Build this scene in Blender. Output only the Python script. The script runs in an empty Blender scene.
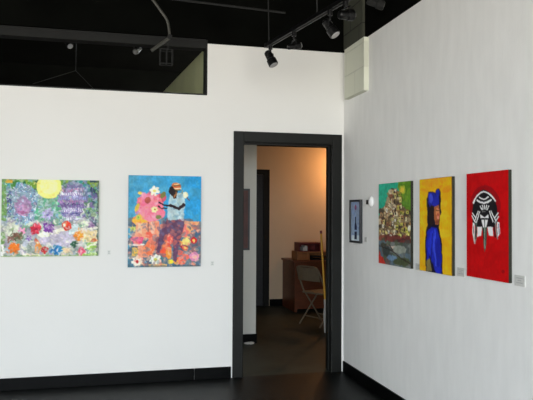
import bpy, bmesh, math, random
import numpy as np
from mathutils import Vector, Matrix
random.seed(4); RNG = np.random.RandomState(7)
scene = bpy.context.scene
COL = scene.collection

# ------------------------------------------------------------------ materials
def lin(c):
    return tuple(((v/255)/12.92 if v/255 <= .04045 else ((v/255+.055)/1.055)**2.4) for v in c)
def mat(name, rgb, rough=.6, metal=0, noise=0, nscale=30, bump=0, bscale=200, spec=.5, emit=None, estr=0, stretch=(1,1,1), coat=0):
    m = bpy.data.materials.new(name); m.use_nodes = True
    nt = m.node_tree; b = nt.nodes['Principled BSDF']
    c = lin(rgb)
    b.inputs['Base Color'].default_value = (*c, 1)
    b.inputs['Roughness'].default_value = rough
    b.inputs['Metallic'].default_value = metal
    b.inputs['Specular IOR Level'].default_value = spec
    b.inputs['Coat Weight'].default_value = coat
    tc = nt.nodes.new('ShaderNodeTexCoord'); mp = nt.nodes.new('ShaderNodeMapping')
    mp.inputs['Scale'].default_value = stretch
    nt.links.new(tc.outputs['Object'], mp.inputs['Vector'])
    if noise:
        n = nt.nodes.new('ShaderNodeTexNoise'); n.inputs['Scale'].default_value = nscale; n.inputs['Detail'].default_value = 5
        nt.links.new(mp.outputs[0], n.inputs['Vector'])
        r = nt.nodes.new('ShaderNodeValToRGB')
        r.color_ramp.elements[0].position = .3; r.color_ramp.elements[1].position = .7
        r.color_ramp.elements[0].color = (*[v*(1-noise) for v in c], 1)
        r.color_ramp.elements[1].color = (*[min(1, v*(1+noise)) for v in c], 1)
        nt.links.new(n.outputs['Fac'], r.inputs[0]); nt.links.new(r.outputs[0], b.inputs['Base Color'])
    if bump:
        n2 = nt.nodes.new('ShaderNodeTexNoise'); n2.inputs['Scale'].default_value = bscale
        nt.links.new(mp.outputs[0], n2.inputs['Vector'])
        bp = nt.nodes.new('ShaderNodeBump'); bp.inputs['Strength'].default_value = bump; bp.inputs['Distance'].default_value = .004
        nt.links.new(n2.outputs['Fac'], bp.inputs['Height']); nt.links.new(bp.outputs[0], b.inputs['Normal'])
    if emit:
        b.inputs['Emission Color'].default_value = (*lin(emit), 1); b.inputs['Emission Strength'].default_value = estr
    return m
M = {}
M['wall'] = mat('white_wall_paint', (231, 230, 225), .75, noise=.012, nscale=1.5, bump=.08, bscale=55, stretch=(1, 1, 1))
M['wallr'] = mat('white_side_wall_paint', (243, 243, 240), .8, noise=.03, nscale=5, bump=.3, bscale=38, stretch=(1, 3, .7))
M['black'] = mat('black_ceiling_paint', (9, 10, 8), .95, noise=.3, nscale=3, spec=.03)
M['casing'] = mat('black_casing_paint', (19, 20, 17), .5, noise=.2, nscale=8, spec=.22)
M['base'] = mat('black_vinyl_base', (5, 6, 6), .3, noise=.3, nscale=6, spec=.1)
M['floor'] = mat('black_painted_concrete', (13, 16, 15), .45, noise=.25, nscale=3.5, bump=.1, bscale=20, spec=.2)
M['floor2'] = mat('brown_grey_concrete', (60, 67, 58), .55, noise=.15, nscale=4, bump=.1, bscale=25, spec=.25)
M['beige'] = mat('cream_office_wall', (228, 204, 172), .8, noise=.02, nscale=4)
M['greywall'] = mat('grey_white_wall', (216, 217, 208), .8, noise=.02, nscale=4)
M['loft'] = mat('olive_grey_wall', (205, 208, 160), .85, noise=.08, nscale=2)
M['bar'] = mat('dark_grey_steel', (18, 19, 17), .85, .05, noise=.2, nscale=6)
M['cable'] = mat('grey_conduit', (70, 70, 64), .5, .4, noise=.1)
M['lampblack'] = mat('black_lamp_metal', (14, 14, 14), .35, .4, noise=.15, nscale=40)
M['lampgrey'] = mat('silver_lamp_metal', (150, 150, 145), .35, .6, noise=.1, nscale=40)
M['lens'] = mat('frosted_lamp_glass', (170, 170, 168), .12, 0, noise=.05, nscale=60)
M['card'] = mat('pale_card', (205, 205, 200), .7, noise=.04, nscale=120)
M['cardw'] = mat('white_card', (222, 223, 216), .7, noise=.03, nscale=120)
M['ink'] = mat('grey_ink', (172, 172, 170), .8, noise=.05)
M['edge'] = mat('dark_canvas_edge', (34, 33, 20), .8, noise=.3, nscale=30)
M['edgeg'] = mat('green_canvas_edge', (120, 150, 90), .8, noise=.3, nscale=30)
M['edgeb'] = mat('blue_canvas_edge', (50, 100, 120), .8, noise=.2, nscale=30)
M['frame'] = mat('dark_frame_wood', (40, 42, 46), .4, noise=.2, nscale=30)
M['white'] = mat('white_plastic', (245, 245, 243), .4, noise=.02)
M['darkplastic'] = mat('dark_plastic', (25, 25, 27), .4, noise=.1)
M['wood'] = mat('orange_brown_desk_wood', (104, 54, 26), .45, noise=.25, nscale=6, stretch=(1, 1, 9))
M['wood2'] = mat('honey_shelf_wood', (150, 96, 50), .5, noise=.2, nscale=6, stretch=(9, 1, 1))
M['redbox'] = mat('dark_red_box', (112, 38, 34), .5, noise=.2, nscale=20)
M['paper'] = mat('white_paper', (215, 212, 205), .8, noise=.05)
M['chair'] = mat('tan_enamel', (116, 106, 88), .4, .1, noise=.08, nscale=20)
M['yellow'] = mat('yellow_handle', (218, 165, 38), .4, noise=.08, nscale=30)
M['mop'] = mat('white_mop_cotton', (190, 190, 185), .9, noise=.2, nscale=80, bump=.5, bscale=150)
M['brownpic'] = mat('dark_brown_picture', (78, 30, 22), .5, noise=.35, nscale=8)
M['glow'] = mat('warm_bulb', (255, 200, 140), .5, noise=.01, emit=(255, 190, 120), estr=6)

# concrete block material with mortar joints
def block_mat(name, rgb, amt=.12):
    m = mat(name, rgb, .85, noise=.05, nscale=6)
    nt = m.node_tree; b = nt.nodes['Principled BSDF']
    tc = nt.nodes.new('ShaderNodeTexCoord'); sp = nt.nodes.new('ShaderNodeSeparateXYZ')
    nt.links.new(tc.outputs['Object'], sp.inputs[0])
    cb = nt.nodes.new('ShaderNodeCombineXYZ')
    nt.links.new(sp.outputs['Y'], cb.inputs['X']); nt.links.new(sp.outputs['Z'], cb.inputs['Y'])
    mp = nt.nodes.new('ShaderNodeMapping'); mp.inputs['Location'].default_value = (.57, -2.43, 0)
    nt.links.new(cb.outputs[0], mp.inputs['Vector'])
    br = nt.nodes.new('ShaderNodeTexBrick'); br.inputs['Scale'].default_value = 1
    br.inputs['Brick Width'].default_value = .4; br.inputs['Row Height'].default_value = .2
    br.inputs['Mortar Size'].default_value = .006; br.inputs['Mortar Smooth'].default_value = .4
    c = lin(rgb)
    br.inputs['Color1'].default_value = (*c, 1); br.inputs['Color2'].default_value = (*[v*.94 for v in c], 1)
    br.inputs['Mortar'].default_value = (*[v*(1-amt) for v in c], 1)
    nt.links.new(mp.outputs[0], br.inputs['Vector']); nt.links.new(br.outputs['Color'], b.inputs['Base Color'])
    bp = nt.nodes.new('ShaderNodeBump'); bp.inputs['Strength'].default_value = .6; bp.inputs['Distance'].default_value = .006; bp.invert = True
    nt.links.new(br.outputs['Fac'], bp.inputs['Height']); nt.links.new(bp.outputs[0], b.inputs['Normal'])
    return m
M['blockw'] = block_mat('white_painted_block', (222, 224, 206), .14)
M['blockg'] = block_mat('bare_grey_green_block', (68, 70, 58), .75)

# ------------------------------------------------------------------ mesh helpers
def obj(name, bm, m, parent=None, bevel=0, smooth=False):
    me = bpy.data.meshes.new(name)
    bmesh.ops.recalc_face_normals(bm, faces=bm.faces[:])
    bm.to_mesh(me); bm.free()
    o = bpy.data.objects.new(name, me); COL.objects.link(o)
    me.materials.append(m)
    if parent: o.parent = parent
    if smooth:
        for p in me.polygons: p.use_smooth = True
    if bevel:
        b = o.modifiers.new('bevel', 'BEVEL'); b.width = bevel; b.segments = 2; b.limit_method = 'ANGLE'
    return o
def box(bm, a, b):
    x0, y0, z0 = [min(p, q) for p, q in zip(a, b)]; x1, y1, z1 = [max(p, q) for p, q in zip(a, b)]
    v = [bm.verts.new(p) for p in ((x0,y0,z0),(x1,y0,z0),(x1,y1,z0),(x0,y1,z0),(x0,y0,z1),(x1,y0,z1),(x1,y1,z1),(x0,y1,z1))]
    for f in ((0,3,2,1),(4,5,6,7),(0,1,5,4),(1,2,6,5),(2,3,7,6),(3,0,4,7)): bm.faces.new([v[i] for i in f])
    return bm
def B(*boxes):
    bm = bmesh.new()
    for a, b in boxes: box(bm, a, b)
    return bm
def tube(bm, pts, r, n=10, radii=None):
    pts = [Vector(p) for p in pts]; rings = []
    prev = None
    for i, p in enumerate(pts):
        t = (pts[min(i+1, len(pts)-1)] - pts[max(i-1, 0)]).normalized()
        if prev is None:
            a = t.orthogonal().normalized()
        else:
            a = (prev - t*prev.dot(t)).normalized()
        prev = a; c = t.cross(a); rr = radii[i] if radii else r
        rings.append([bm.verts.new(p + rr*(math.cos(2*math.pi*k/n)*a + math.sin(2*math.pi*k/n)*c)) for k in range(n)])
    for s, e in zip(rings, rings[1:]):
        for k in range(n): bm.faces.new((s[k], s[(k+1) % n], e[(k+1) % n], e[k]))
    bm.faces.new(rings[0][::-1]); bm.faces.new(rings[-1])
    return bm
def T(pts, r, n=10, radii=None): return tube(bmesh.new(), pts, r, n, radii)
def smoothpts(pts, k=8):
    out = []; P = [Vector(p) for p in pts]; P = [P[0]] + P + [P[-1]]
    for i in range(1, len(P)-2):
        for j in range(k):
            t = j/k; a, b, c, d = P[i-1:i+3]
            out.append(.5*((2*b) + (c-a)*t + (2*a-5*b+4*c-d)*t*t + (3*b-a-3*c+d)*t**3))
    out.append(P[-2]); return out
def prism(pts, axis, a, b):
    bm = bmesh.new()
    def P(p, h):
        q = list(p); q.insert(axis, h); return q
    u = [bm.verts.new(P(p, a)) for p in pts]; v = [bm.verts.new(P(p, b)) for p in pts]
    bm.faces.new(u); bm.faces.new(v[::-1]); n = len(pts)
    for i in range(n): bm.faces.new((u[i], v[i], v[(i+1) % n], u[(i+1) % n]))
    return bm
def thing(name, label, cat, loc=(0,0,0), group=None):
    o = bpy.data.objects.new(name, None); COL.objects.link(o); o.location = loc
    o.empty_display_size = .05
    o['label'] = label; o['category'] = cat
    if group: o['group'] = group
    return o
def tag(o, label, cat, group=None):
    o['label'] = label; o['category'] = cat
    if group: o['group'] = group
    return o
def struct(name, bm, m, label=None, **k):
    o = obj(name, bm, m, **k); o['kind'] = 'structure'
    if label: o['label'] = label
    return o

# ------------------------------------------------------------------ room shell
XL, XS, YF, TOP, ST = -6.2, -1.248, -8.0, 2.878, 2.43
WT = .14
DL, DR, DT = -1.016, -.022, 2.13     # casing outer
CW = .09
OL, OR_, OT = DL+CW, DR-CW, DT-CW
struct('wall_back', B(((XL, 0, 0), (OL, WT, ST)), ((XS, 0, ST), (OL, WT, TOP)), ((OL, 0, OT), (OR_, WT, TOP)), ((OR_, 0, 0), (0, WT, TOP))), M['wall'],
       'white gallery back wall with a stepped top and a doorway')
struct('wall_back_upper', B(((XL, .005, TOP+.045), (XS, .1, 4.2)), ((XS, .02, TOP), (.3, .1, 4.2))), M['black'], 'black painted area above the back wall')
struct('wall_right', B(((0, YF, 0), (.12, WT, TOP))), M['wallr'], 'white right gallery wall')
struct('wall_right_upper', B(((.02, YF, TOP), (.12, .02, 4.2))), M['black'], 'black painted area above the right wall')
struct('wall_left', B(((XL-.12, YF, 0), (XL, 7.2, 4.2))), M['wall'], 'white left gallery wall')
struct('ceiling', B(((XL-.12, YF-.1, 4.2), (4.0, 7.3, 4.3))), M['black'], 'black open ceiling')
struct('floor', B(((XL-.12, YF-.1, -.1), (.12, .012, 0))), M['floor'], 'dark painted gallery floor')
struct('floor_office', B(((XL-.12, .012, -.1), (4.0, 7.2, -.002))), M['floor2'], 'brown grey floor beyond the doorway')
# front wall with shop windows (behind the camera)
WIN = [(-5.6, -2.8), (-2.6, -.4)]
fw = [((XL, YF-.12, 0), (.12, YF, .35)), ((XL, YF-.12, 3.0), (.12, YF, 4.2)), ((XL, YF-.12, .35), (-5.6, YF, 3.0)), ((-2.8, YF-.12, .35), (-2.6, YF, 3.0)), ((-.4, YF-.12, .35), (.12, YF, 3.0))]
struct('wall_front', B(*fw), M['wall'], 'front wall with shop windows')
for i, (a, b) in enumerate(WIN):
    y0, y1 = YF-.09, YF-.03
    struct('window_%d' % (i+1), B(((a, y0, .35), (a+.06, y1, 3.0)), ((b-.06, y0, .35), (b, y1, 3.0)), ((a+.06, y0, .35), (b-.06, y1, .41)), ((a+.06, y0, 2.94), (b-.06, y1, 3.0)), (((a+b)/2-.025, y0, .41), ((a+b)/2+.025, y1, 2.94))), M['casing'], 'shop window frame')

# clerestory trims
struct('trim_1', B(((XL, -.012, TOP-.045), (XS-.016, .1, TOP+.03)), ((XL, -.02, TOP+.018), (XS-.016, -.012, TOP+.03))), M['bar'], 'dark steel header beam over the open strip above the back wall')
struct('trim_2', B(((XS-.016, .0, ST+.012), (XS, WT, TOP+.03)), ((XL, .004, ST), (XS, WT, ST+.012))), M['casing'], 'black edge trim of the opening above the back wall')
# base
struct('baseboard_back', B(((XL, -.012, 0), (-1.345, 0, .098)), ((-1.343, -.012, 0), (DL-.012, 0, .098))), M['base'], 'black rubber base of the back wall', bevel=.003)
struct('baseboard_right', B(((-.012, YF, 0), (0, -.02, .1))), M['base'], 'black rubber base of the right wall', bevel=.003)
# door casing + jamb lining
cas = [((DL, -.018, 0), (OL, 0, DT)), ((OR_, -.018, 0), (DR, 0, DT)), ((OL, -.018, OT), (OR_, 0, DT))]
struct('trim_3', B(*cas), M['casing'], 'black door casing around the doorway', bevel=.004)
j = .018
struct('trim_4', B(((OL-.001, 0, 0), (OL+.004, WT+.01, OT)), ((OR_-.004, 0, 0), (OR_+.001, WT+.01, OT)), ((OL, 0, OT-.004), (OR_, WT+.01, OT+.001)),
                   ((OR_-.016, .05, 0), (OR_-.004, .09, OT-.004)), ((OL+.004, .05, OT-.016), (OR_-.016, .09, OT-.004))), M['casing'], 'black lining of the doorway')
# block pilaster
struct('wall_pilaster', B(((-.042, -.57, 2.43), (0, -.125, 2.872))), M['blockw'], 'white painted concrete block pilaster high in the corner')
struct('wall_pilaster_upper', B(((-.004, -.445, 2.90), (.019, -.0, 3.34)),), M['blockg'], 'bare grey concrete block above the painted pilaster')

# ------------------------------------------------------------------ rooms beyond
struct('wall_partition', prism([(WT, 0), (5.6, 0), (5.6, 3.40), (WT+.0, 2.86)], 0, XS-.012, XS+.1), M['loft'], 'olive grey partition seen through the opening above the back wall')
struct('wall_stub', B(((XS+.1, 1.4, 0), (-.487, 1.5, 2.45))), M['greywall'], 'grey white wall end beyond the doorway')
struct('baseboard_stub', B(((XS+.1, 1.388, 0), (-.487, 1.4, .1)), ((-.487, 1.388, 0), (-.477, 1.5, .1))), M['base'], 'black base of the wall end')
OY = 4.1
struct('wall_office', B(((XS+.1, OY, 0), (-.42, OY+.1, 2.45)), ((-.42, OY, 2.01), (.25, OY+.1, 2.45)), ((.25, OY, 0), (3.2, OY+.1, 2.45))), M['beige'], 'cream office wall')
struct('baseboard_office', B(((.345, OY-.012, 0), (3.1, OY, .1))), M['base'], 'black base of the office wall')
struct('trim_5', B(((-.50, OY-.02, 0), (-.42, OY+.02, 2.11)), ((.245, OY-.02, 0), (.335, OY+.02, 2.09)), ((-.42, OY-.02, 2.01), (.245, OY+.02, 2.09))), M['casing'], 'black casing of the office doorway')
struct('door_1', B(((-.42, OY+.04, 0), (.25, OY+.08, 2.01))), M['frame'], 'dark door in the office wall')
struct('wall_office_right', B(((3.1, WT, 0), (3.2, OY, 2.45))), M['beige'], 'right office wall')
struct('wall_office_front', B(((.12, WT-.02, 0), (3.2, WT+.0, 2.45))), M['beige'], 'front office wall')
struct('ceiling_office', B(((XS+.1, WT, 2.455), (3.2, OY+.1, 2.52))), M['black'], 'black office ceiling')
struct('wall_far', B(((XL, 7.2, 0), (4.0, 7.3, 4.2))), M['black'], 'dark far wall')

# ------------------------------------------------------------------ painter: pictures as paint colour on a fine mesh
class Pic:
    """X0,X1: left and right edge; top/bottom given at the left and the right end (in sketch units)."""
    def __init__(s, x0, x1, tl, tr, bl, br, nx, ny, bg):
        u, v = np.meshgrid(np.linspace(0, 1, nx*2), np.linspace(0, 1, ny*2))
        s.nx, s.ny = nx, ny; s.u, s.v = u, v
        s.X = x0 + u*(x1-x0); t = tl+u*(tr-tl); b = bl+u*(br-bl); s.Y = t+v*(b-t)
        s.C = np.zeros(u.shape+(3,)); s.C[:] = bg
        s.wob = 0
    def warp(s, amt, n):
        s.X = s.X+(s.noise(n)-.5)*2*amt+(s.noise(n*2)-.5)*amt; s.Y = s.Y+(s.noise(n)-.5)*2*amt+(s.noise(n*2)-.5)*amt
    def noise(s, n):
        h, w = s.u.shape; g = RNG.rand(n+2, n+2)
        a = s.u*n; b = s.v*n; i = a.astype(int); k = b.astype(int); fa = a-i; fb = b-k
        fa = fa*fa*(3-2*fa); fb = fb*fb*(3-2*fb)
        return (g[k, i]*(1-fa)+g[k, i+1]*fa)*(1-fb)+(g[k+1, i]*(1-fa)+g[k+1, i+1]*fa)*fb
    def fill(s, m, col, a=1.0):
        s.C[m] = s.C[m]*(1-a)+np.array(col)*a
    def ell(s, cx, cy, rx, ry=None, col=(0,0,0), ang=0, a=1.0):
        ry = ry or rx; c, d = math.cos(math.radians(ang)), math.sin(math.radians(ang))
        x = (s.X-cx)*c+(s.Y-cy)*d; y = -(s.X-cx)*d+(s.Y-cy)*c
        m = (x/rx)**2+(y/ry)**2 < 1; s.fill(m, col, a); return m
    def pm(s, pts):
        m = np.zeros(s.X.shape, bool); n = len(pts)
        for i in range(n):
            x1, y1 = pts[i]; x2, y2 = pts[(i+1) % n]
            if y1 == y2: continue
            m ^= ((s.Y < y1) != (s.Y < y2)) & (s.X < (x2-x1)*(s.Y-y1)/(y2-y1)+x1)
        return m
    def poly(s, pts, col, a=1.0): m = s.pm(pts); s.fill(m, col, a); return m
    def rect(s, x0, y0, x1, y1, col, a=1.0): return s.poly([(x0, y0), (x1, y0), (x1, y1), (x0, y1)], col, a)
    def line(s, pts, w, col, a=1.0):
        m = np.zeros(s.X.shape, bool)
        for (x1, y1), (x2, y2) in zip(pts, pts[1:]):
            dx, dy = x2-x1, y2-y1; L = dx*dx+dy*dy+1e-9
            t = np.clip(((s.X-x1)*dx+(s.Y-y1)*dy)/L, 0, 1)
            m |= (s.X-x1-t*dx)**2+(s.Y-y1-t*dy)**2 < (w/2)**2
        s.fill(m, col, a)
    def dabs(s, mask, n, r, pal, a=.7, asp=2.0):
        ys, xs = np.nonzero(mask)
        if len(xs) == 0: return
        for _ in range(n):
            k = RNG.randint(len(xs)); cx, cy = s.X[ys[k], xs[k]], s.Y[ys[k], xs[k]]
            q = r*(.5+RNG.rand()); s.ell(cx, cy, q*asp**.5, q/asp**.5, pal[RNG.randint(len(pal))], RNG.rand()*180, a)
    def grain(s, amt, n=50):
        g = (s.noise(n)-.5)*amt+(s.noise(n//3)-.5)*amt
        s.C *= (1+g)[..., None]
    def flower(s, x, y, r, col, cen, n=6, pr=.42):
        r *= .86
        for k in range(n):
            t = 2*math.pi*k/n+.3
            s.ell(x+r*.6*math.cos(t), y+r*.6*math.sin(t), r*.48, r*pr*.75, col, math.degrees(t))
        s.ell(x, y, r*.3, r*.3, cen)
    def out(s):
        c = s.C.reshape(s.ny, 2, s.nx, 2, 3).mean((1, 3))
        return np.clip(c, 0, 255)
def paint_mat(name, rough=.5, gain=1.0):
    m = bpy.data.materials.new(name); m.use_nodes = True; nt = m.node_tree; b = nt.nodes['Principled BSDF']
    at = nt.nodes.new('ShaderNodeVertexColor'); at.layer_name = 'paint'
    nt.links.new(at.outputs['Color'], b.inputs['Base Color']); b.inputs['Roughness'].default_value = rough
    b.inputs['Specular IOR Level'].default_value = .06
    tc = nt.nodes.new('ShaderNodeTexCoord'); n = nt.nodes.new('ShaderNodeTexNoise'); n.inputs['Scale'].default_value = 120
    nt.links.new(tc.outputs['Object'], n.inputs['Vector'])
    bp = nt.nodes.new('ShaderNodeBump'); bp.inputs['Strength'].default_value = .25; bp.inputs['Distance'].default_value = .002
    nt.links.new(n.outputs['Fac'], bp.inputs['Height']); nt.links.new(bp.outputs[0], b.inputs['Normal'])
    return m
PAINT = paint_mat('acrylic_paint')
def srgb2lin(c):
    c = c/255; return np.where(c <= .04045, c/12.92, ((c+.055)/1.055)**2.4)
def picture_mesh(name, pic, W, H, parent, gain):
    """grid in local x (to the right) and z (up), facing local -y, centred"""
    nx, ny = pic.nx, pic.ny; c = np.clip(srgb2lin(pic.out())*gain, 0, .92)
    xs = np.linspace(-W/2, W/2, nx); zs = np.linspace(H/2, -H/2, ny)
    V = [(x, 0, z) for z in zs for x in xs]
    F = [(j*nx+i, (j+1)*nx+i, (j+1)*nx+i+1, j*nx+i+1) for j in range(ny-1) for i in range(nx-1)]
    me = bpy.data.meshes.new(name); me.from_pydata(V, [], F)
    at = me.color_attributes.new('paint', 'FLOAT_COLOR', 'POINT')
    buf = np.ones((nx*ny, 4), dtype=np.float32); buf[:, :3] = c.reshape(-1, 3)
    at.data.foreach_set('color', buf.ravel())
    me.materials.append(PAINT)
    # a fold around the canvas edge gives the sheet its depth
    o = bpy.data.objects.new(name, me); COL.objects.link(o); o.parent = parent
    return o
def canvas(label, pic, W, H, center, side, edge, gain, depth=.035):
    if side == 'right': depth = .02
    """side 'back' hangs on y=0, 'right' on x=0"""
    t = thing('painting', label, 'painting', center)
    if side == 'right': t.rotation_euler = (0, 0, math.radians(-90))
    # after rotation by -90 deg local -y points to world -x and local +x to world -y
    p = picture_mesh('painted_canvas', pic, W, H, t, gain); p.location = (0, -depth, 0)
    e = .0
    bm = B(((-W/2, -depth+.0006, -H/2), (W/2, -.0005, H/2)))
    obj('canvas_edge', bm, edge, t)
    return t
GB, GR = 1.22, 1.62

# --- painting of patterned birds and flowers (left)
p = Pic(8, 380, 52, 62, 346, 348, 190, 150, (120, 155, 130)); X0, Y0 = p.X.copy(), p.Y.copy(); p.warp(3.4, 38)
A = p.Y < 215
p.dabs(A, 260, 11, [(90,135,100),(115,165,120),(90,145,155),(125,140,165),(140,170,140),(95,105,135),(150,185,170),(135,125,160)], .7)
p.dabs(p.Y < 85, 50, 9, [(60,120,50),(110,150,50),(40,90,60),(60,140,140),(130,160,60)], .85)
p.dabs((p.Y < 130) & (p.X > 290), 40, 9, [(60,130,60),(150,170,60),(50,60,90),(50,140,130),(90,110,150)], .85)
p.rect(8, 52, 26, 348, (110,150,70), .7); p.ell(36, 62, 14, 6, (190,150,60)); p.ell(72, 75, 13, 10, (60,140,170), a=.8)
p.dabs((p.Y > 205), 220, 11, [(190,185,180),(160,150,170),(200,205,190),(150,160,150),(170,175,190),(130,140,130),(215,210,195)], .8)
p.ell(185, 82, 47, 47, (245,232,120)); p.ell(185, 78, 34, 34, (252,242,160), a=.7)
# left creature
p.ell(88, 148, 60, 76, (128,150,172), a=.8); p.ell(38, 150, 11, 50, (72,72,115), a=.8); p.ell(88, 160, 32, 42, (150,122,155)); p.ell(88, 172, 24, 24, (178,135,170)); p.ell(85, 178, 24, 5, (145,80,120), a=.7)
for k in range(44):
    t = k/44*2*math.pi
    for r in (1.28, 1.08, .86):
        x, y = 88+45*r*math.cos(t+r*5), 148+58*r*math.sin(t+r*5)
        p.line([(x-3*math.cos(t), y-4*math.sin(t)), (x+4*math.cos(t), y+5*math.sin(t))], 2.8, [(215,220,230),(110,165,200),(90,95,135),(190,205,215)][k % 4])
p.line([(132,95),(158,98)], 3.5, (50,50,70)); p.line([(222,96),(236,99)], 3.5, (50,50,70))
# right creature
p.ell(280, 140, 60, 76, (125,130,165), a=.75); p.ell(276, 150, 46, 58, (130,112,158))
for yy, c in ((84,(110,100,140)),(98,(190,130,160)),(112,(225,220,232)),(127,(140,150,195)),(142,(175,120,165)),(157,(110,85,145)),(172,(215,212,230)),(187,(130,140,190)),(202,(225,225,235))):
    hw = 56*math.sqrt(max(.05, 1-((yy-145)/78)**2)); n = 13
    for k in range(n):
        x = 276-hw+2*hw*(k+.5)/n; p.line([(x, yy-5), (x+1, yy+4)], 4, c)
p.line([(240,150),(312,152)], 2.5, (60,40,90)); p.line([(238,186),(312,186)], 2.5, (70,60,120))
p.ell(180, 170, 42, 48, (110,160,130), a=.55); p.dabs((abs(p.X-180) < 42) & (abs(p.Y-165) < 42), 50, 6, [(90,170,130),(170,200,190),(130,170,200),(80,150,110)], .8)
p.flower(182, 188, 24, (180,170,205), (110,100,160), 8)
p.line([(310,190),(350,145)], 8, (200,200,190)); p.line([(318,200),(362,160)], 6, (110,90,140)); p.line([(335,168),(376,175)], 5, (120,180,100))
p.dabs((p.X > 325) & (p.Y > 100) & (p.Y < 230), 25, 7, [(90,130,80),(110,90,140),(60,80,100),(140,160,120)], .8)
p.rect(372, 60, 380, 348, (80,90,80), .7)
# blocks and flowers
p.flower(48, 242, 32, (200,205,185), (150,170,130), 8)
p.poly([(150,262),(225,250),(290,262),(288,300),(215,312),(150,300)], (185,178,195))
p.poly([(140,262),(245,238),(268,246),(160,278)], (225,222,200)); p.poly([(268,232),(300,236),(288,268),(262,262)], (185,200,200))
p.rect(316, 252, 374, 294, (222,200,150)); p.line([(300,250),(374,240)], 9, (228,225,205))
p.ell(330, 285, 16, 5, (200,180,120)); p.flower(325, 228, 16, (210,225,190), (90,150,130)); p.flower(355, 232, 14, (160,130,165), (120,90,130))
p.flower(137, 242, 23, (200,50,70), (150,30,60), 8); p.flower(142, 225, 13, (215,80,100), (170,40,60)); p.flower(187, 237, 25, (110,60,140), (180,130,200), 9)
p.ell(255, 231, 18, 19, (205,60,45)); p.ell(250, 226, 9, 8, (230,100,60)); p.flower(84, 252, 17, (225,150,180), (200,100,140)); p.flower(110, 276, 13, (130,100,165), (210,200,220))
p.dabs((p.Y > 262) & (p.Y < 282) & (p.X > 35) & (p.X < 85), 16, 8, [(110,80,60),(90,100,70),(130,90,80)], .8)
p.flower(56, 312, 24, (225,110,40), (240,140,60), 7); p.ell(56, 314, 16, 14, (228,120,45)); p.ell(146, 312, 13, 22, (225,150,80)); p.ell(172, 322, 13, 15, (180,50,50)); p.ell(140, 285, 8, 7, (190,40,50))
p.flower(218, 322, 24, (50,130,180), (20,60,120), 8); p.ell(210, 325, 14, 12, (40,110,170)); p.ell(222, 324, 4, 7, (210,220,240)); p.ell(302, 270, 19, 19, (225,130,40)); p.ell(310, 262, 8, 10, (240,160,60))
p.ell(286, 302, 17, 11, (50,90,70)); p.ell(345, 268, 5, 5, (200,180,120)); p.flower(313, 330, 19, (225,90,120), (240,170,180), 9); p.ell(352, 312, 20, 16, (150,190,90)); p.line([(325,318),(370,300)], 6, (215,225,190))
p.ell(362, 290, 9, 8, (190,110,70)); p.line([(320,345),(372,338)], 7, (150,190,90)); p.line([(90,338),(150,342)], 9, (225,215,190)); p.ell(255, 325, 16, 12, (215,190,150)); p.rect(10, 298, 20, 345, (235,232,220)); p.ell(185, 300, 12, 8, (205,210,200))
p.dabs(p.Y > 212, 300, 3.2, [(232,226,215),(175,165,175),(200,205,190),(150,160,145),(212,195,200),(225,215,205)], .55)
p.dabs(A & (p.Y > 66) & ((p.X-185)**2+(p.Y-82)**2 > 50**2), 330, 2.8, [(205,210,222),(110,120,160),(90,140,140),(140,170,135),(165,140,180),(170,190,205)], .6)
p.rect(8, 342, 380, 348, (140,165,90), .6); p.rect(8, 50, 380, 57, (110,130,80), .5)
for _ in range(340):
    h_, w_ = RNG.randint(p.u.shape[0]), RNG.randint(p.u.shape[1]); h2, w2 = min(max(h_+RNG.randint(-14, 15), 0), p.u.shape[0]-1), min(max(w_+RNG.randint(-14, 15), 0), p.u.shape[1]-1)
    p.ell(p.X[h_, w_], p.Y[h_, w_], 6, 3, tuple(p.C[h2, w2]*.8+45), RNG.rand()*180, .75)
X1, Y1 = p.X, p.Y; p.X, p.Y = X0*.7+X1*.3, Y0*.7+Y1*.3; p.ell(185, 82, 47, 47, (248,236,130)); p.ell(185, 78, 33, 34, (253,245,165), a=.7); p.X, p.Y = X1, Y1
p.grain(.18, 60)
canvas('abstract painting of patterned birds under a pale yellow sun among flowers', p, .745, .616, (-2.5145, -0, 1.371), 'back', M['edgeg'], GB)

# --- painting of a man with flowers on blue
p = Pic(30, 297, 36, 44, 372, 370, 130, 165, (52, 135, 185)); p.warp(1.8, 40)
p.C[:] = np.array((80,152,182))*(1-p.u[..., None])+np.array((42,148,205))*p.u[..., None]
p.dabs(p.Y < 230, 120, 12, [(70,148,182),(55,145,195),(85,158,185)], .35)
p.dabs(p.Y > 205, 160, 13, [(80,110,125),(100,105,115),(70,120,130),(110,95,100),(120,120,115),(70,95,120)], .8)
P1 = p.ell(90, 200, 42, 26, (240,170,70)); p.dabs(P1, 25, 8, [(245,190,60),(250,150,70),(240,130,90)], .8)
p.rect(58, 210, 100, 268, (240,160,125)); p.rect(66, 212, 78, 262, (250,185,150)); p.rect(104, 205, 142, 262, (235,140,110)); p.rect(112, 208, 126, 255, (248,175,150)); p.rect(100, 208, 104, 268, (140,80,80)); p.rect(144, 215, 180, 260, (200,130,105))
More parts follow.
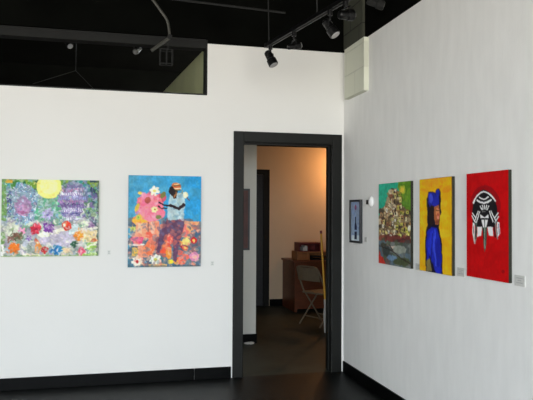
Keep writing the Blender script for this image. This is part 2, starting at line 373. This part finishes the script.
# bouquet
p.ell(110, 150, 47, 47, (236,130,148)); p.ell(82, 132, 20, 18, (240,112,140)); p.ell(135, 175, 28, 26, (236,128,150)); p.ell(115, 190, 30, 16, (238,130,150)); p.ell(150, 120, 18, 16, (190,80,100))
p.dabs((p.X-108)**2+(p.Y-150)**2 < 48**2, 45, 7, [(248,160,175),(225,105,130),(250,140,135),(236,120,155)], .6)
p.ell(100, 128, 12, 12, (175,85,75)); p.ell(72, 102, 8, 6, (235,200,90)); p.flower(124, 95, 21, (250,238,205), (240,210,110), 6); p.flower(125, 162, 14, (235,215,160), (150,120,40), 6); p.ell(155, 110, 8, 14, (110,110,60), 30)
p.ell(62, 155, 7, 16, (200,170,70), 20); p.ell(140, 190, 10, 8, (120,130,80)); p.flower(66, 190, 10, (170,190,90), (90,130,60))
# table front and pots
p.flower(48, 232, 13, (190,205,110), (120,150,60)); p.ell(60, 256, 18, 10, (240,150,120)); p.poly([(42,262),(88,262),(80,288),(52,288)], (220,80,120)); p.ell(64, 290, 28, 4, (240,220,210)); p.ell(60, 270, 20, 8, (230,110,140))
p.rect(44, 300, 64, 340, (225,180,90)); p.rect(66, 292, 86, 336, (225,150,120)); p.ell(55, 315, 12, 16, (240,190,80)); p.ell(95, 315, 14, 22, (245,140,100)); p.flower(64, 350, 24, (248,222,205), (190,50,50), 7)
p.ell(110, 300, 18, 28, (235,120,80)); p.ell(120, 270, 18, 20, (215,120,100)); p.ell(105, 255, 12, 12, (235,100,80)); p.rect(130, 262, 150, 330, (135,85,90))
p.ell(165, 305, 22, 30, (235,85,60)); p.ell(158, 285, 14, 16, (250,120,70)); p.ell(178, 320, 12, 22, (245,140,60)); p.ell(185, 270, 16, 18, (225,90,80)); p.flower(130, 344, 24, (238,240,215), (190,190,90), 7); p.ell(185, 352, 10, 8, (225,200,60)); p.rect(106, 360, 170, 370, (215,170,110))
# right bits
p.poly([(222,205),(292,208),(285,222),(262,228),(255,268),(222,262)], (240,165,115)); p.ell(240, 240, 12, 24, (235,120,110)); p.ell(258, 232, 16, 10, (245,170,110)); p.dabs((p.X > 250) & (p.Y > 225) & (p.Y < 350), 40, 8, [(90,100,115),(110,95,105),(80,115,125),(150,110,110)], .8)
p.ell(242, 280, 16, 14, (235,205,120)); p.ell(270, 276, 12, 13, (190,40,45)); p.ell(270, 276, 5, 5, (240,190,90)); p.ell(228, 298, 9, 8, (170,50,60)); p.ell(238, 302, 10, 11, (200,70,45)); p.ell(238, 302, 4, 4, (245,200,90)); p.ell(222, 285, 9, 9, (225,170,90))
p.ell(222, 348, 20, 15, (235,90,70)); p.ell(240, 335, 16, 12, (235,110,95)); p.ell(205, 352, 9, 10, (215,150,60)); p.ell(272, 334, 18, 17, (205,130,165)); p.ell(272, 334, 9, 8, (225,160,185)); p.ell(220, 320, 10, 10, (225,100,90))
p.dabs((p.Y > 205), 260, 5, [(245,175,150),(235,140,115),(120,125,140),(150,120,125),(230,120,100),(95,120,135),(240,190,150)], .5)
# man
p.poly([(172,198),(234,195),(236,215),(216,290),(206,352),(194,350),(194,262),(180,246),(154,290),(144,322),(132,312),(146,240),(160,215)], (98,68,92))
p.dabs(p.pm([(172,198),(236,195),(232,240),(205,345),(196,345),(196,260),(150,290),(140,240)]), 50, 6, [(145,90,100),(95,72,100),(165,100,95),(95,90,120),(200,100,85)], .6)
p.poly([(180,110),(222,102),(238,125),(234,160),(232,198),(174,202),(172,160)], (165,190,195)); p.dabs(p.pm([(184,112),(222,108),(232,140),(228,195),(178,198)]), 45, 6, [(150,180,190),(185,200,200),(130,165,180),(170,190,180)], .6)
p.ell(193, 95, 17, 18, (42,36,38)); p.poly([(188,100),(206,100),(204,122),(194,124)], (50,40,40)); p.ell(204, 80, 19, 13, (200,120,70), 15); 
for k, c in enumerate([(90,110,60),(235,225,190),(200,80,50),(60,60,40),(235,210,160)]): p.line([(188+k*2, 84-k*4+6), (222-k, 92-k*6+2)], 2.6, c)
p.ell(188, 92, 8, 13, (40,34,36)); p.line([(204,102),(198,118)], 5, (150,100,60))
p.line([(232,146),(214,160),(182,149)], 11, (45,34,38)); p.line([(185,150),(160,147),(140,138)], 6, (45,34,38)); p.line([(170,158),(150,160),(138,150)], 4, (50,40,40))
p.ell(238, 110, 9, 12, (225,225,185)); p.line([(228,96),(226,106)], 4, (150,140,80)); p.line([(244,122),(252,132)], 5, (90,90,110)); p.line([(240,100),(246,112)], 3, (200,200,150))
p.rect(30, 364, 297, 372, (60,90,100), .5); p.grain(.14, 60)
canvas('blue painting of a man in a striped cap beside a pink bouquet', p, .605, .764, (-1.6025, 0, 1.3465), 'back', M['edgeb'], GB)

# --- village painting
p = Pic(131, 240, 80, 76, 347, 362, 105, 120, (46,148,120)); p.warp(2.2, 26)
p.dabs(p.X < 195, 40, 14, [(45,160,135),(30,140,115),(60,165,130)], .5); p.rect(200, 60, 245, 210, (88,128,38)); p.dabs((p.X > 202) & (p.Y < 200), 40, 9, [(72,112,32),(110,140,42),(88,128,50)], .6)
p.ell(214, 104, 12, 14, (150,160,50)); p.ell(214, 104, 7, 9, (190,170,60))
hill = [(178,100),(197,98),(203,120),(207,142),(215,160),(245,180),(245,270),(130,262),(130,190),(142,163),(156,150),(164,129),(170,112)]
hm = p.poly(hill, (112,98,72)); p.dabs(hm, 130, 7, [(70,60,50),(150,135,105),(190,175,145),(90,75,55),(60,50,45),(130,120,80)], .85, 1.3)
for _ in range(110):
    ys, xs = np.nonzero(hm); k = RNG.randint(len(xs)); x, y = p.X[ys[k], xs[k]], p.Y[ys[k], xs[k]]; w = 5+6*RNG.rand(); h = 7+11*RNG.rand()
    c = [(205,190,160),(170,150,115),(200,185,120),(150,125,95),(215,205,185),(120,80,60)][RNG.randint(6)] if x < 192 else [(175,170,80),(200,190,110),(140,145,60),(150,120,80),(205,195,150)][RNG.randint(5)]
    p.rect(x+w*.8, y, x+w*1.35, y+h, (60,48,38)); p.rect(x, y, x+w, y+h, c); p.poly([(x-1, y), (x+w+1, y), (x+w/2, y-4)], [(120,60,45),(90,70,55),(150,110,70)][RNG.randint(3)]); p.rect(x+w*.3, y+h*.35, x+w*.6, y+h*.7, (40,32,30))
p.dabs(p.pm([(130,255),(245,262),(245,282),(130,274)]), 60, 7, [(110,55,50),(90,50,45),(130,75,60),(75,45,45)], .9)
low = p.pm([(130,272),(245,280),(245,364),(130,350)]); p.fill(low, (100,104,102)); p.dabs(low, 60, 10, [(60,65,62),(110,115,110),(75,95,110),(70,80,60),(95,80,75)], .7)
p.poly([(132,302),(142,322),(160,352),(130,352)], (165,48,40)); p.ell(160, 305, 14, 16, (55,62,60)); p.poly([(176,290),(196,288),(196,312),(182,306)], (175,160,145)); p.ell(178, 328, 18, 9, (95,120,145)); p.ell(205, 300, 22, 13, (130,135,125)); p.ell(212, 340, 28, 14, (66,74,52)); p.line([(130,288),(170,300),(205,325),(240,345)], 3.5, (45,38,35)); p.line([(170,286),(184,305)], 3, (60,45,40)); p.ell(150, 285, 12, 6, (60,60,50))
p.ell(236, 230, 5, 10, (215,205,180)); p.grain(.16, 50)
canvas('painting of stacked hillside houses under a teal and green sky', p, .544, .612, (0, -1.094, 1.3425), 'right', M['edge'], GR)

# --- woman in blue on yellow
p = Pic(27, 119, 56, 51, 313, 329, 80, 120, (214,154,16)); p.warp(1.2, 22)
p.dabs(p.Y < 400, 70, 13, [(222,164,20),(206,142,12),(226,172,32),(214,150,16)], .6); p.dabs(p.Y < 95, 16, 10, [(215,120,30),(225,140,30)], .5)
O = (20,16,34)
p.poly([(50,110),(54,92),(66,92),(74,96),(78,84),(86,84),(90,98),(88,130),(90,150),(84,192),(88,215),(93,240),(94,327),(47,320),(44,250),(46,205),(52,185),(50,150)], O)
p.ell(66, 118, 12, 24, (28,36,135)); p.ell(60, 104, 7, 10, (34,42,150)); p.ell(81, 97, 6, 11, (28,36,135)); p.poly([(60,118),(84,100),(84,128),(70,138)], (30,38,150)); p.ell(62, 112, 5, 14, (70,85,200), a=.6)
p.poly([(70,136),(84,130),(87,152),(89,160),(86,168),(84,184),(74,186),(70,165)], (150,86,52)); p.ell(80, 150, 5, 12, (190,120,75)); p.ell(82, 166, 4, 5, (200,120,100)); p.ell(78, 178, 5, 5, (120,60,40)); p.line([(76,146),(84,146)], 2, (40,25,20)); p.ell(82, 158, 4, 4, (170,80,60))
p.poly([(60,130),(70,132),(70,182),(60,190),(55,160)], (34,24,26)); p.poly([(50,205),(62,192),(80,196),(86,225),(90,250),(91,324),(76,322),(66,290),(58,312),(50,300),(48,250)], (26,36,155))
p.ell(62, 235, 8, 34, (36,50,180), 5, a=.8); p.ell(82, 265, 7, 40, (22,28,130), a=.8); p.line([(74,200),(70,250),(76,300)], 4, (48,66,190)); p.line([(66,210),(62,280)], 2.5, (22,28,120)); p.poly([(48,285),(58,280),(64,316),(48,318)], (110,100,60)); p.line([(58,275),(68,322)], 3, O)
p.rect(117, 40, 123, 335, (150,110,20), .7); p.grain(.1, 40)
canvas('yellow painting of a woman in a blue robe and headwrap', p, .422, .61, (0, -1.708, 1.345), 'right', M['edge'], GR)

# --- mask on red
p = Pic(-2, 260, -37, -60, 590, 631, 110, 165, (166, 2, 6)); p.warp(1.5, 30)
p.dabs(p.Y < 900, 60, 34, [(172,3,7),(158,2,5),(166,5,8)], .5)
K, W_, G = (20,18,22), (222,222,220), (72,92,82)
p.ell(118, 165, 96, 130, (120,4,14), a=.75)
p.poly([(36,205),(44,140),(66,95),(92,70),(112,60),(134,68),(162,92),(186,135),(198,200),(196,260),(170,292),(70,292),(40,262)], K)
p.line([(45,138),(62,108),(85,84),(112,72),(140,82),(165,104),(184,132)], 9, W_); p.line([(52,128),(46,142)], 10, W_)
p.line([(85,108),(98,117),(113,120),(128,116),(141,106)], 8, W_); p.line([(70,126),(90,138),(113,143),(138,137),(158,124)], 11, W_)
for a_, b_ in (((90,162),(101,184)), ((103,158),(108,182)), ((116,157),(117,180)), ((130,157),(126,182)), ((145,161),(134,184))): p.line([a_, b_], 6, W_)
p.line([(103,196),(124,196)], 4, (140,140,138))
for q in ([(38,204),(62,236)], [(36,222),(58,262)], [(86,196),(66,262)], [(76,194),(56,250)], [(148,194),(172,262)], [(158,192),(184,250)], [(200,204),(178,236)], [(202,226),(180,264)]): p.line(q, 6.5, W_)
p.poly([(90,212),(118,232),(142,212),(144,236),(90,236)], W_); p.line([(96,240),(140,240)], 4, K); p.poly([(98,246),(138,246),(128,294),(108,294)], W_); p.line([(118,238),(118,296)], 5, (60,70,66))
p.poly([(72,290),(102,288),(96,342),(70,352)], W_); p.poly([(136,288),(168,290),(170,346),(144,342)], (205,205,205)); p.poly([(40,262),(54,268),(52,360),(38,330)], W_); p.poly([(192,258),(208,262),(212,330),(198,352)], (200,204,215))
p.line([(46,280),(46,350)], 3, K); p.line([(203,270),(206,335)], 3.5, (50,50,80)); p.line([(42,330),(54,388)], 8, (170,175,170)); p.line([(184,262),(196,362)], 8, (110,122,118)); p.line([(64,270),(60,366)], 12, G); p.line([(174,262),(182,350)], 8, K); p.line([(64,276),(62,350)], 4, K); p.line([(60,366),(56,392)], 6, (150,120,115))
p.poly([(102,292),(134,292),(130,360),(124,425),(119,448),(114,420),(108,350)], (54,74,62)); p.line([(118,296),(120,420)], 3.5, (140,155,142)); p.line([(110,300),(112,360)], 4, K); p.line([(128,300),(124,370)], 3, K)
p.ell(228, 560, 10, 10, (110,3,10), a=.7); p.grain(.06, 40)
canvas('red painting of a black and white patterned mask', p, .406, .597, (0, -2.287, 1.3555), 'right', M['edge'], GR)

# --- small framed picture of a bottle
p = Pic(35, 72, 137, 135, 268, 271, 46, 90, (112,130,166))
p.C[:] = np.array((122,134,158))*(1-p.v[..., None])+np.array((135,155,176))*p.v[..., None]; p.dabs(p.Y < 400, 25, 6, [(120,140,175),(105,120,160),(130,150,175)], .5)
p.ell(53, 156, 4, 9, (135,80,110)); p.ell(53, 160, 3, 4, (110,70,110)); p.rect(36, 250, 72, 272, (190,200,210), .8)
p.poly([(51,188),(55,188),(55,206),(58,220),(58,264),(49,264),(49,220),(51,206)], (22,26,52)); p.rect(49, 232, 58, 238, (130,150,180)); p.grain(.1, 20)
t = thing('framed_picture', 'small dark framed picture of a bottle near the doorway corner', 'picture', (0, -.324, 1.3535)); t.rotation_euler = (0, 0, math.radians(-90))
o = picture_mesh('picture', p, .21, .335, t, 1.6); o.location = (0, -.012, 0)
FW, FH = .25/2, .368/2
obj('frame', B(((-FW, -.022, -FH), (-FW+.022, -.0005, FH)), ((FW-.022, -.022, -FH), (FW, -.0005, FH)), ((-FW+.022, -.022, FH-.018), (FW-.022, -.0005, FH)), ((-FW+.022, -.022, -FH), (FW-.022, -.0005, -FH+.018))), M['frame'], t, bevel=.002)
obj('backing', B(((-FW+.02, -.0115, -FH+.016), (FW-.02, -.0005, FH-.016))), M['frame'], t)

# ------------------------------------------------------------------ label cards
def card(label, c, side, w, h, m, rows=3):
    t = thing('label_card', label, 'label card', c, 'wall label cards')
    if side == 'right': t.rotation_euler = (0, 0, math.radians(-90))
    cd = obj('card', B(((-w/2, -.005, -h/2), (w/2, -.0003, h/2))), m, t)
    bm = bmesh.new()
    for k in range(rows):
        z = h*.25-k*h*.22; ww = w*(.3 if k % 2 == 0 else .18); box(bm, (-ww, -.0058, z-.0022), (ww, -.0049, z+.0022))
    obj('printed_lines', bm, M['ink'], cd)
card('white label card right of the patterned birds painting', (-2.057, 0, 1.087), 'back', .026, .04, M['cardw'])
card('white label card right of the blue painting of a man', (-1.195, 0, .985), 'back', .03, .042, M['cardw'])
card('tiny label card right of the small bottle picture', (0, -.527, 1.205), 'right', .05, .042, M['card'])
card('pale label card between the hillside houses and yellow paintings', (0, -1.452, 1.056), 'right', .085, .045, M['card'])
card('pale label card between the yellow and red paintings', (0, -1.993, 1.07), 'right', .08, .05, M['card'])
card('pale label card right of the red mask painting, nearest the camera', (0, -2.56, 1.076), 'right', .085, .055, M['card'])

# wall sensor
t = thing('wall_sensor', 'small white oval wall device above the bottle picture card', 'wall device', (0, -.675, 1.515))
t.rotation_euler = (0, 0, math.radians(-90))
bm = bmesh.new(); bmesh.ops.create_uvsphere(bm, u_segments=20, v_segments=12, radius=1, matrix=Matrix.Translation((0, -.02, 0)) @ Matrix.Diagonal((.036, .02, .045, 1)))
obj('cover', bm, M['white'], t, smooth=True)
obj('side_block', B(((-.10, -.024, -.02), (-.045, -.0005, .016))), M['darkplastic'], t, bevel=.003)

# ------------------------------------------------------------------ track lighting
def spot_head(parent, top, aim, L=.11, r=.036, arm=.05, mb=None, ml=None, face=True):
    """arm hangs from top, U yoke holds the can that aims along aim"""
    mb = mb or M['lampblack']; ml = ml or M['lens']
    top = Vector(top); aim = Vector(aim).normalized()
    piv = top + Vector((0, 0, -arm-.05))
    side = aim.cross(Vector((0, 0, 1))); side = side.normalized() if side.length > .01 else Vector((1, 0, 0))
    bm = T([top, top+Vector((0, 0, -.03))], .016, 12); tube(bm, [top+Vector((0,0,-.03)), top+Vector((0, 0, -arm))], .007, 8)
    obj('stem', bm, mb, parent)
    q = top+Vector((0, 0, -arm)); w = r+.008
    yb = T([piv-side*w, q+Vector((0,0,-.008))-side*w, q+Vector((0,0,-.008))+side*w, piv+side*w], .005, 6)
    obj('yoke', yb, mb, parent)
    a = piv-aim*L*.5; b = piv+aim*L*.5
    prof = [(0, .55), (.06, .72), (.12, .78), (.55, .8), (.6, 1.0), (.97, 1.04), (1.0, .98)]
    head = obj('lamp_head', T([a+(b-a)*t_ for t_, _ in prof], r, 20, [r*k for _, k in prof]), mb, parent, smooth=False)
    cl = T([b+aim*.0005, b+aim*.004], r*.86, 20)
    obj('lens', cl, ml, head)
def on(px): return px
TA = Vector((-.905, -.76, 2.69)); TB = Vector((-.70, -1.95, 2.69)); td = (TB-TA).normalized()
t = thing('lighting_track', 'black ceiling lighting track running toward the corner, hung on rods', 'lighting track', TA)
def loc(v): return Vector(v)-TA
sd = Vector((-td.y, td.x, 0)); up = Vector((0, 0, 1))
bm = bmesh.new()
def obox(bm, a, b, w, h):
    a, b = Vector(a), Vector(b); d = (b-a).normalized(); s = Vector((-d.y, d.x, 0)).normalized(); u_ = d.cross(s)
    vs = [bm.verts.new(p_+s*i*w/2+u_*k*h/2) for p_ in (a, b) for i, k in ((-1,-1),(1,-1),(1,1),(-1,1))]
    for f in ((0,1,2,3),(7,6,5,4),(0,4,5,1),(1,5,6,2),(2,6,7,3),(3,7,4,0)): bm.faces.new([vs[i] for i in f])
obox(bm, loc(TA), loc(TB), .036, .026); trk = obj('track', bm, M['lampblack'], t)
bm = bmesh.new(); obox(bm, loc(TA+td*.02-up*.0135), loc(TB-td*.02-up*.0135), .012, .003); obj('conductor_slot', bm, M['bar'], trk)
bm = bmesh.new(); obox(bm, loc(TA-td*.012), loc(TA+td*.02), .042, .032); obj('end_cap', bm, M['lampblack'], t)
for s_ in (.03, .80, 1.12):
    q = TA+td*s_+up*.012; e = Vector((q.x-.03, q.y, 4.2)); obj('hanging_rod', T([loc(q), loc(e)], .005, 8), M['bar'], t)
def track_lamp(s_, aim, label, **k):
    base = TA+td*s_-up*.014
    g = thing('spotlight', label, 'spotlight', base, 'black spotlights on the track')
    spot_head(g, (0,0,0), aim, **k); return g
track_lamp(.06, (.30, -.25, -.75), 'black track spotlight at the far end, hanging before the white wall', L=.12, r=.036, arm=.045)
track_lamp(.46, (.95, .1, .22), 'small black track spotlight in the middle, turned sideways', L=.10, r=.024, arm=.05)
track_lamp(.97, (.42, -.30, -.75), 'black track spotlight nearest the camera with a pale lens', L=.12, r=.034, arm=.055)
track_lamp(1.16, (.8, .2, .1), 'black track spotlight cut off by the top of the photo', L=.1, r=.034, arm=.03)

# short lamp beside the block pilaster at the top
g = thing('spotlight', 'grey spotlight at the top edge near the block pilaster', 'spotlight', (-.15, -1.05, 3.02), None)
spot_head(g, (0,0,.06), (.8, -.2, -.25), L=.13, r=.035, arm=.045, mb=M['bar'], ml=M['cable'])
obj('mounting_rod', T([(0,0,.06), (0,0,1.12)], .006, 8), M['bar'], g)

# hanging conduit with bracket lamps at upper left
g = thing('hanging_conduit', 'curved grey conduit hanging from the black ceiling at upper left', 'conduit', (-1.628, -.5, 2.80))
obj('conduit', T(smoothpts([(-.34,0,1.4),(-.24,0,.65),(-.185,0,.36),(-.08,0,.20),(-.01,0,.10),(0.01,0,-.02)], 6), .011, 8), M['cable'], g)
obj('bracket', T([(.012,0,-.03),(-.06,0,-.085),(-.13,0,-.14)], .014, 8), M['cable'], g)
obj('knuckle', T([(.01,-.014,-.025),(.01,.016,-.025)], .02, 12), M['bar'], g)
bm = bmesh.new()
for x0, z0, x1, z1 in ((-.06,-.12,.035,-.12),(.035,-.12,.035,-.23),(.035,-.23,-.06,-.23),(-.06,-.23,-.06,-.12),(-.01,-.12,-.01,-.23)):
    tube(bm, [(x0,0,z0),(x1,0,z1)], .004, 6); tube(bm, [(x0,.07,z0),(x1,.07,z1)], .004, 6)
for x0, z0 in ((-.06,-.12),(.035,-.12),(.035,-.23),(-.06,-.23)): tube(bm, [(x0,0,z0),(x0,.07,z0)], .004, 6)
tube(bm, [(.0,.035,-.12),(.0,.02,-.02)], .005, 6)
obj('lamp_cage', bm, M['bar'], g)
def dim_lamp(locn, aim, label, mb, rod=1.2):
    g = thing('spotlight', label, 'spotlight', locn, 'spotlights above the back wall')
    spot_head(g, (0,0,0), aim, L=.1, r=.03, arm=.04, mb=mb, ml=M['lens'])
    obj('mounting_rod', T([(0,0,0), (0,0,rod)], .005, 8), M['lampblack'], g); return g
dim_lamp((-1.80, 1.0, 3.12), (-.35, -.6, -.4), 'dim spotlight in the dark strip left of the hanging conduit', M['cable'], 1.08)
dim_lamp((-2.46, 1.0, 3.14), (.35, -.6, -.5), 'dim spotlight in the dark strip above the birds painting', M['bar'], 1.06)
# brace cables in the dark
g = thing('brace_cable', 'thin forked cable brace in the dark strip above the back wall', 'cable', (-2.41, 1.45, 2.89))
obj('cable', T([(0,0,1.31),(0,0,.0)], .005, 6), M['bar'], g)
obj('cable_fork', tube(T([(0,0,.0),(-.42,0,-.16)], .004, 6), [(0,0,0),(.2,0,-.2)], .004, 6), M['bar'], g)
o = obj('ceiling_pipe', T([(-1.75, -.6, 3.045), (-1.55, -.6, 3.037), (-.72, -.6, 3.005)], .009, 8), M['bar']); tag(o, 'thin dark pipe crossing the black ceiling above the back wall', 'pipe')

# ------------------------------------------------------------------ office things
g = thing('desk', 'brown wooden desk against the office wall beyond the doorway', 'desk', (.545, 3.4, 0))
obj('desktop', B(((-.02, -.02, .705), (1.3, .68, .735))), M['wood'], g, bevel=.003)
obj('end_panel', B(((0, 0, 0), (.03, .67, .705))), M['wood'], g); obj('end_panel', B(((1.25, 0, 0), (1.28, .67, .705))), M['wood'], g)
obj('front_panel', B(((.03, .02, .04), (1.25, .04, .705))), M['wood'], g)
g = thing('desk_shelf', 'honey wood riser shelf on the desk', 'shelf', (.61, 3.5, .735))
obj('shelf_board', B(((0, 0, .105), (.62, .3, .125))), M['wood2'], g); obj('side_board', B(((0, 0, 0), (.02, .3, .105))), M['wood2'], g); obj('side_board', B(((.6, 0, 0), (.62, .3, .105))), M['wood2'], g)
obj('divider', B(((.17, 0, 0), (.19, .29, .105))), M['wood2'], g); obj('drawer_front', B(((.022, .005, .006), (.168, .02, .1))), M['wood2'], g); obj('back_board', B(((.02, .285, 0), (.6, .3, .105))), M['wood2'], g)
o = obj('letter_tray', B(((.82, 3.47, .7355), (1.15, 3.76, .748)), ((.82, 3.47, .748), (.83, 3.76, .80)), ((1.14, 3.47, .748), (1.15, 3.76, .80)), ((.83, 3.47, .78), (1.14, 3.76, .788))), M['darkplastic']); tag(o, 'flat black tray in the riser shelf on the desk', 'tray')
g = thing('storage_box', 'dark red open box on the riser shelf', 'box', (.64, 3.52, .8605))
obj('case', B(((0, 0, 0), (.33, .24, .01)), ((0, 0, .112), (.33, .24, .13)), ((0, 0, .01), (.012, .24, .112)), ((.318, 0, .01), (.33, .24, .112)), ((.012, .228, .01), (.318, .24, .112)), ((.15, .01, .01), (.16, .228, .112))), M['redbox'], g)
o = obj('paper_stack', B(((.735, 3.54, .871), (.775, 3.70, .945)), ((.71, 3.53, .871), (.73, 3.70, .92))), M['paper']); tag(o, 'white papers in the dark red box', 'papers')
o = obj('wall_outlet', B(((.575, OY-.008, .22), (.625, OY-.0005, .30)),), M['white'], bevel=.002); tag(o, 'small pale wall outlet beside the desk', 'outlet')

# folding chair
def folding_chair(x, y, rz):
    g = thing('folding_chair', 'tan metal folding chair in front of the desk', 'chair', (x, y, 0)); g.rotation_euler = (0, 0, rz); g.scale = (.98, .98, .955)
    # local: faces +x, width along y
    w = .215
    for s in (-1, 1):
        obj('back_leg', T([(-.20, s*(w-.02), .012), (.15, s*(w-.02), .43)], .011, 8), M['chair'], g)
        obj('front_leg', T([(.21, s*w, .012), (-.12, s*w, .47), (-.20, s*w, .66)], .011, 8), M['chair'], g)
    obj('back_frame', T(smoothpts([(-.20, -w, .66), (-.235, -w+.015, .75), (-.245, -w+.06, .785), (-.245, 0, .79), (-.245, w-.06, .785), (-.235, w-.015, .75), (-.20, w, .66)], 5), .011, 8), M['chair'], g)
    bm = bmesh.new(); n = 10; rows = []
    for i in range(n+1):
        yy = -w+.01+(2*w-.02)*i/n; cx = .02*(1-((yy)/w)**2)
        rows.append([bm.verts.new(q) for q in ((-.20-cx, yy, .60), (-.238-cx, yy, .775), (-.247-cx, yy, .775), (-.209-cx, yy, .60))])
    for a_, b_ in zip(rows, rows[1:]):
        for k in range(4): bm.faces.new((a_[k], a_[(k+1) % 4], b_[(k+1) % 4], b_[k]))
    bm.faces.new(rows[0]); bm.faces.new(rows[-1][::-1])
    obj('backrest', bm, M['chair'], g)
    obj('seat', B(((-.17, -w+.03, .425), (.21, w-.03, .45))), M['chair'], g, bevel=.01)
    obj('stretcher', T([(-.115, -w+.02, .115), (-.115, w-.02, .115)], .008, 8), M['chair'], g)
    obj('stretcher', T([(.137, -w, .115), (.137, w, .115)], .008, 8), M['chair'], g)
    return g
folding_chair(.575, 2.32, math.radians(24))

# mop
g = thing('mop', 'yellow handled mop with a white head beside the doorway edge', 'mop', (.475, 1.76, 0))
hd = obj('handle', T([(-.03, .02, .34), (-.085, .02, 1.18)], .012, 10), M['yellow'], g)
obj('handle_tip', T([(-.085, .02, 1.18), (-.087, .02, 1.215)], .013, 10), M['redbox'], hd)
bm = bmesh.new()
for k in range(11):
    a_ = 2*math.pi*k/11; rr = .016+.008*(k % 3)
    tube(bm, smoothpts([(-.028, .02, .37), (-.024+rr*math.cos(a_)*.6, .02+rr*math.sin(a_)*.6, .25), (-.01+rr*math.cos(a_), .01+rr*math.sin(a_), .12), (rr*1.2*math.cos(a_), rr*1.2*math.sin(a_), .008)], 4), .008, 6)
obj('mop_head', bm, M['mop'], g)
obj('clamp', T([(-.028, .02, .33), (-.031, .02, .40)], .018, 12), M['mop'], g)

# picture on the wall end, crumpled paper on floor, lamp
g = thing('framed_picture', 'dark brown picture on the grey wall end, half hidden by the door casing', 'picture', (-.775, 1.4, 1.35))
obj('frame', B(((-.21, -.022, -.335), (-.19, -.0005, .335)), ((.19, -.022, -.335), (.21, -.0005, .335)), ((-.19, -.022, .315), (.19, -.0005, .335)), ((-.19, -.022, -.335), (.19, -.0005, -.315))), M['frame'], g)
obj('picture', B(((-.19, -.015, -.315), (.19, -.0005, .315))), M['brownpic'], g)
bm = bmesh.new(); bmesh.ops.create_icosphere(bm, subdivisions=3, radius=1)
for v in bm.verts: v.co *= .75+.45*random.random()
bmesh.ops.transform(bm, matrix=Matrix.Diagonal((.055, .03, .013, 1)), verts=bm.verts[:])
mz = min(v.co.z for v in bm.verts)
o = obj('crumpled_paper', bm, M['paper']); o.location = (-.57, 1.34, -mz-.001); tag(o, 'crumpled pale scrap on the floor by the wall end', 'paper scrap')
g = thing('ceiling_lamp', 'warm office ceiling lamp above the desk, hidden beside the doorway', 'lamp', (1.52, 3.66, 2.455))
obj('lamp_shade', T([(0,0,-.16), (0,0,-.22)], .05, 20, [.03, .07]), M['lampblack'], g); obj('cord', T([(0,0,0),(0,0,-.16)], .008, 8), M['lampblack'], g)
bm = bmesh.new(); bmesh.ops.create_uvsphere(bm, u_segments=16, v_segments=10, radius=.035, matrix=Matrix.Translation((0,0,-.25))); obj('bulb', bm, M['glow'], g, smooth=True)

# ------------------------------------------------------------------ lights
def area(name, loc, rot, sx, sy, e, col, spread=180):
    l = bpy.data.lights.new(name, 'AREA'); l.shape = 'RECTANGLE'; l.size = sx; l.size_y = sy; l.energy = e; l.color = col
    l.spread = math.radians(spread)
    o = bpy.data.objects.new(name, l); COL.objects.link(o); o.location = loc; o.rotation_euler = [math.radians(a) for a in rot]; return o
for i, (a, b) in enumerate(WIN):
    o = area('window_portal', ((a+b)/2, YF-.13, 1.675), (90, 0, 0), b-a, 2.65, 1, (1, 1, 1)); o.data.cycles.is_portal = True
l = bpy.data.lights.new('office_bulb_light', 'POINT'); l.energy = 22; l.color = (1.0, .50, .20); l.shadow_soft_size = .05
o = bpy.data.objects.new('office_bulb_light', l); COL.objects.link(o); o.location = (1.52, 3.66, 2.14)
w = bpy.data.worlds.new('sky'); scene.world = w; w.use_nodes = True
nt = w.node_tree; bg = nt.nodes['Background']
tc = nt.nodes.new('ShaderNodeTexCoord'); sx = nt.nodes.new('ShaderNodeSeparateXYZ'); rp = nt.nodes.new('ShaderNodeValToRGB'); mr = nt.nodes.new('ShaderNodeMapRange')
mr.inputs[1].default_value = -.4; mr.inputs[2].default_value = .4
nt.links.new(tc.outputs['Generated'], sx.inputs[0]); nt.links.new(sx.outputs['Z'], mr.inputs[0]); nt.links.new(mr.outputs[0], rp.inputs[0]); nt.links.new(rp.outputs[0], bg.inputs[0])
rp.color_ramp.elements[0].position = .40; rp.color_ramp.elements[0].color = (.86, .81, .74, 1)      # sunlit pavement
rp.color_ramp.elements[1].position = .56; rp.color_ramp.elements[1].color = (.86, .93, 1, 1)       # bright hazy sky
bg.inputs[1].default_value = 15.6

# ------------------------------------------------------------------ camera
cam = bpy.data.cameras.new('camera'); co = bpy.data.objects.new('camera', cam); COL.objects.link(co)
yaw, pitch, roll = .241403331, .0209425724, .00499947729
cy, sy, cp, sp = math.cos(yaw), math.sin(yaw), math.cos(pitch), math.sin(pitch)
F = Vector((sy*cp, cy*cp, sp)); R0 = Vector((cy, -sy, 0)); U0 = R0.cross(F)
R = math.cos(roll)*R0+math.sin(roll)*U0; U = -math.sin(roll)*R0+math.cos(roll)*U0
m3 = Matrix((R, U, -F)).transposed().to_4x4(); m3.translation = Vector((-2.06125936, -5.45520097, 1.41666692))
co.matrix_world = m3
cam.sensor_fit = 'HORIZONTAL'; cam.sensor_width = 36; cam.lens = 640*36/533; cam.clip_start = .05
scene.camera = co
vs = scene.view_settings; vs.view_transform = 'Standard'; vs.look = 'None'; vs.gamma = 1; vs.use_curve_mapping = False; vs.exposure = 0
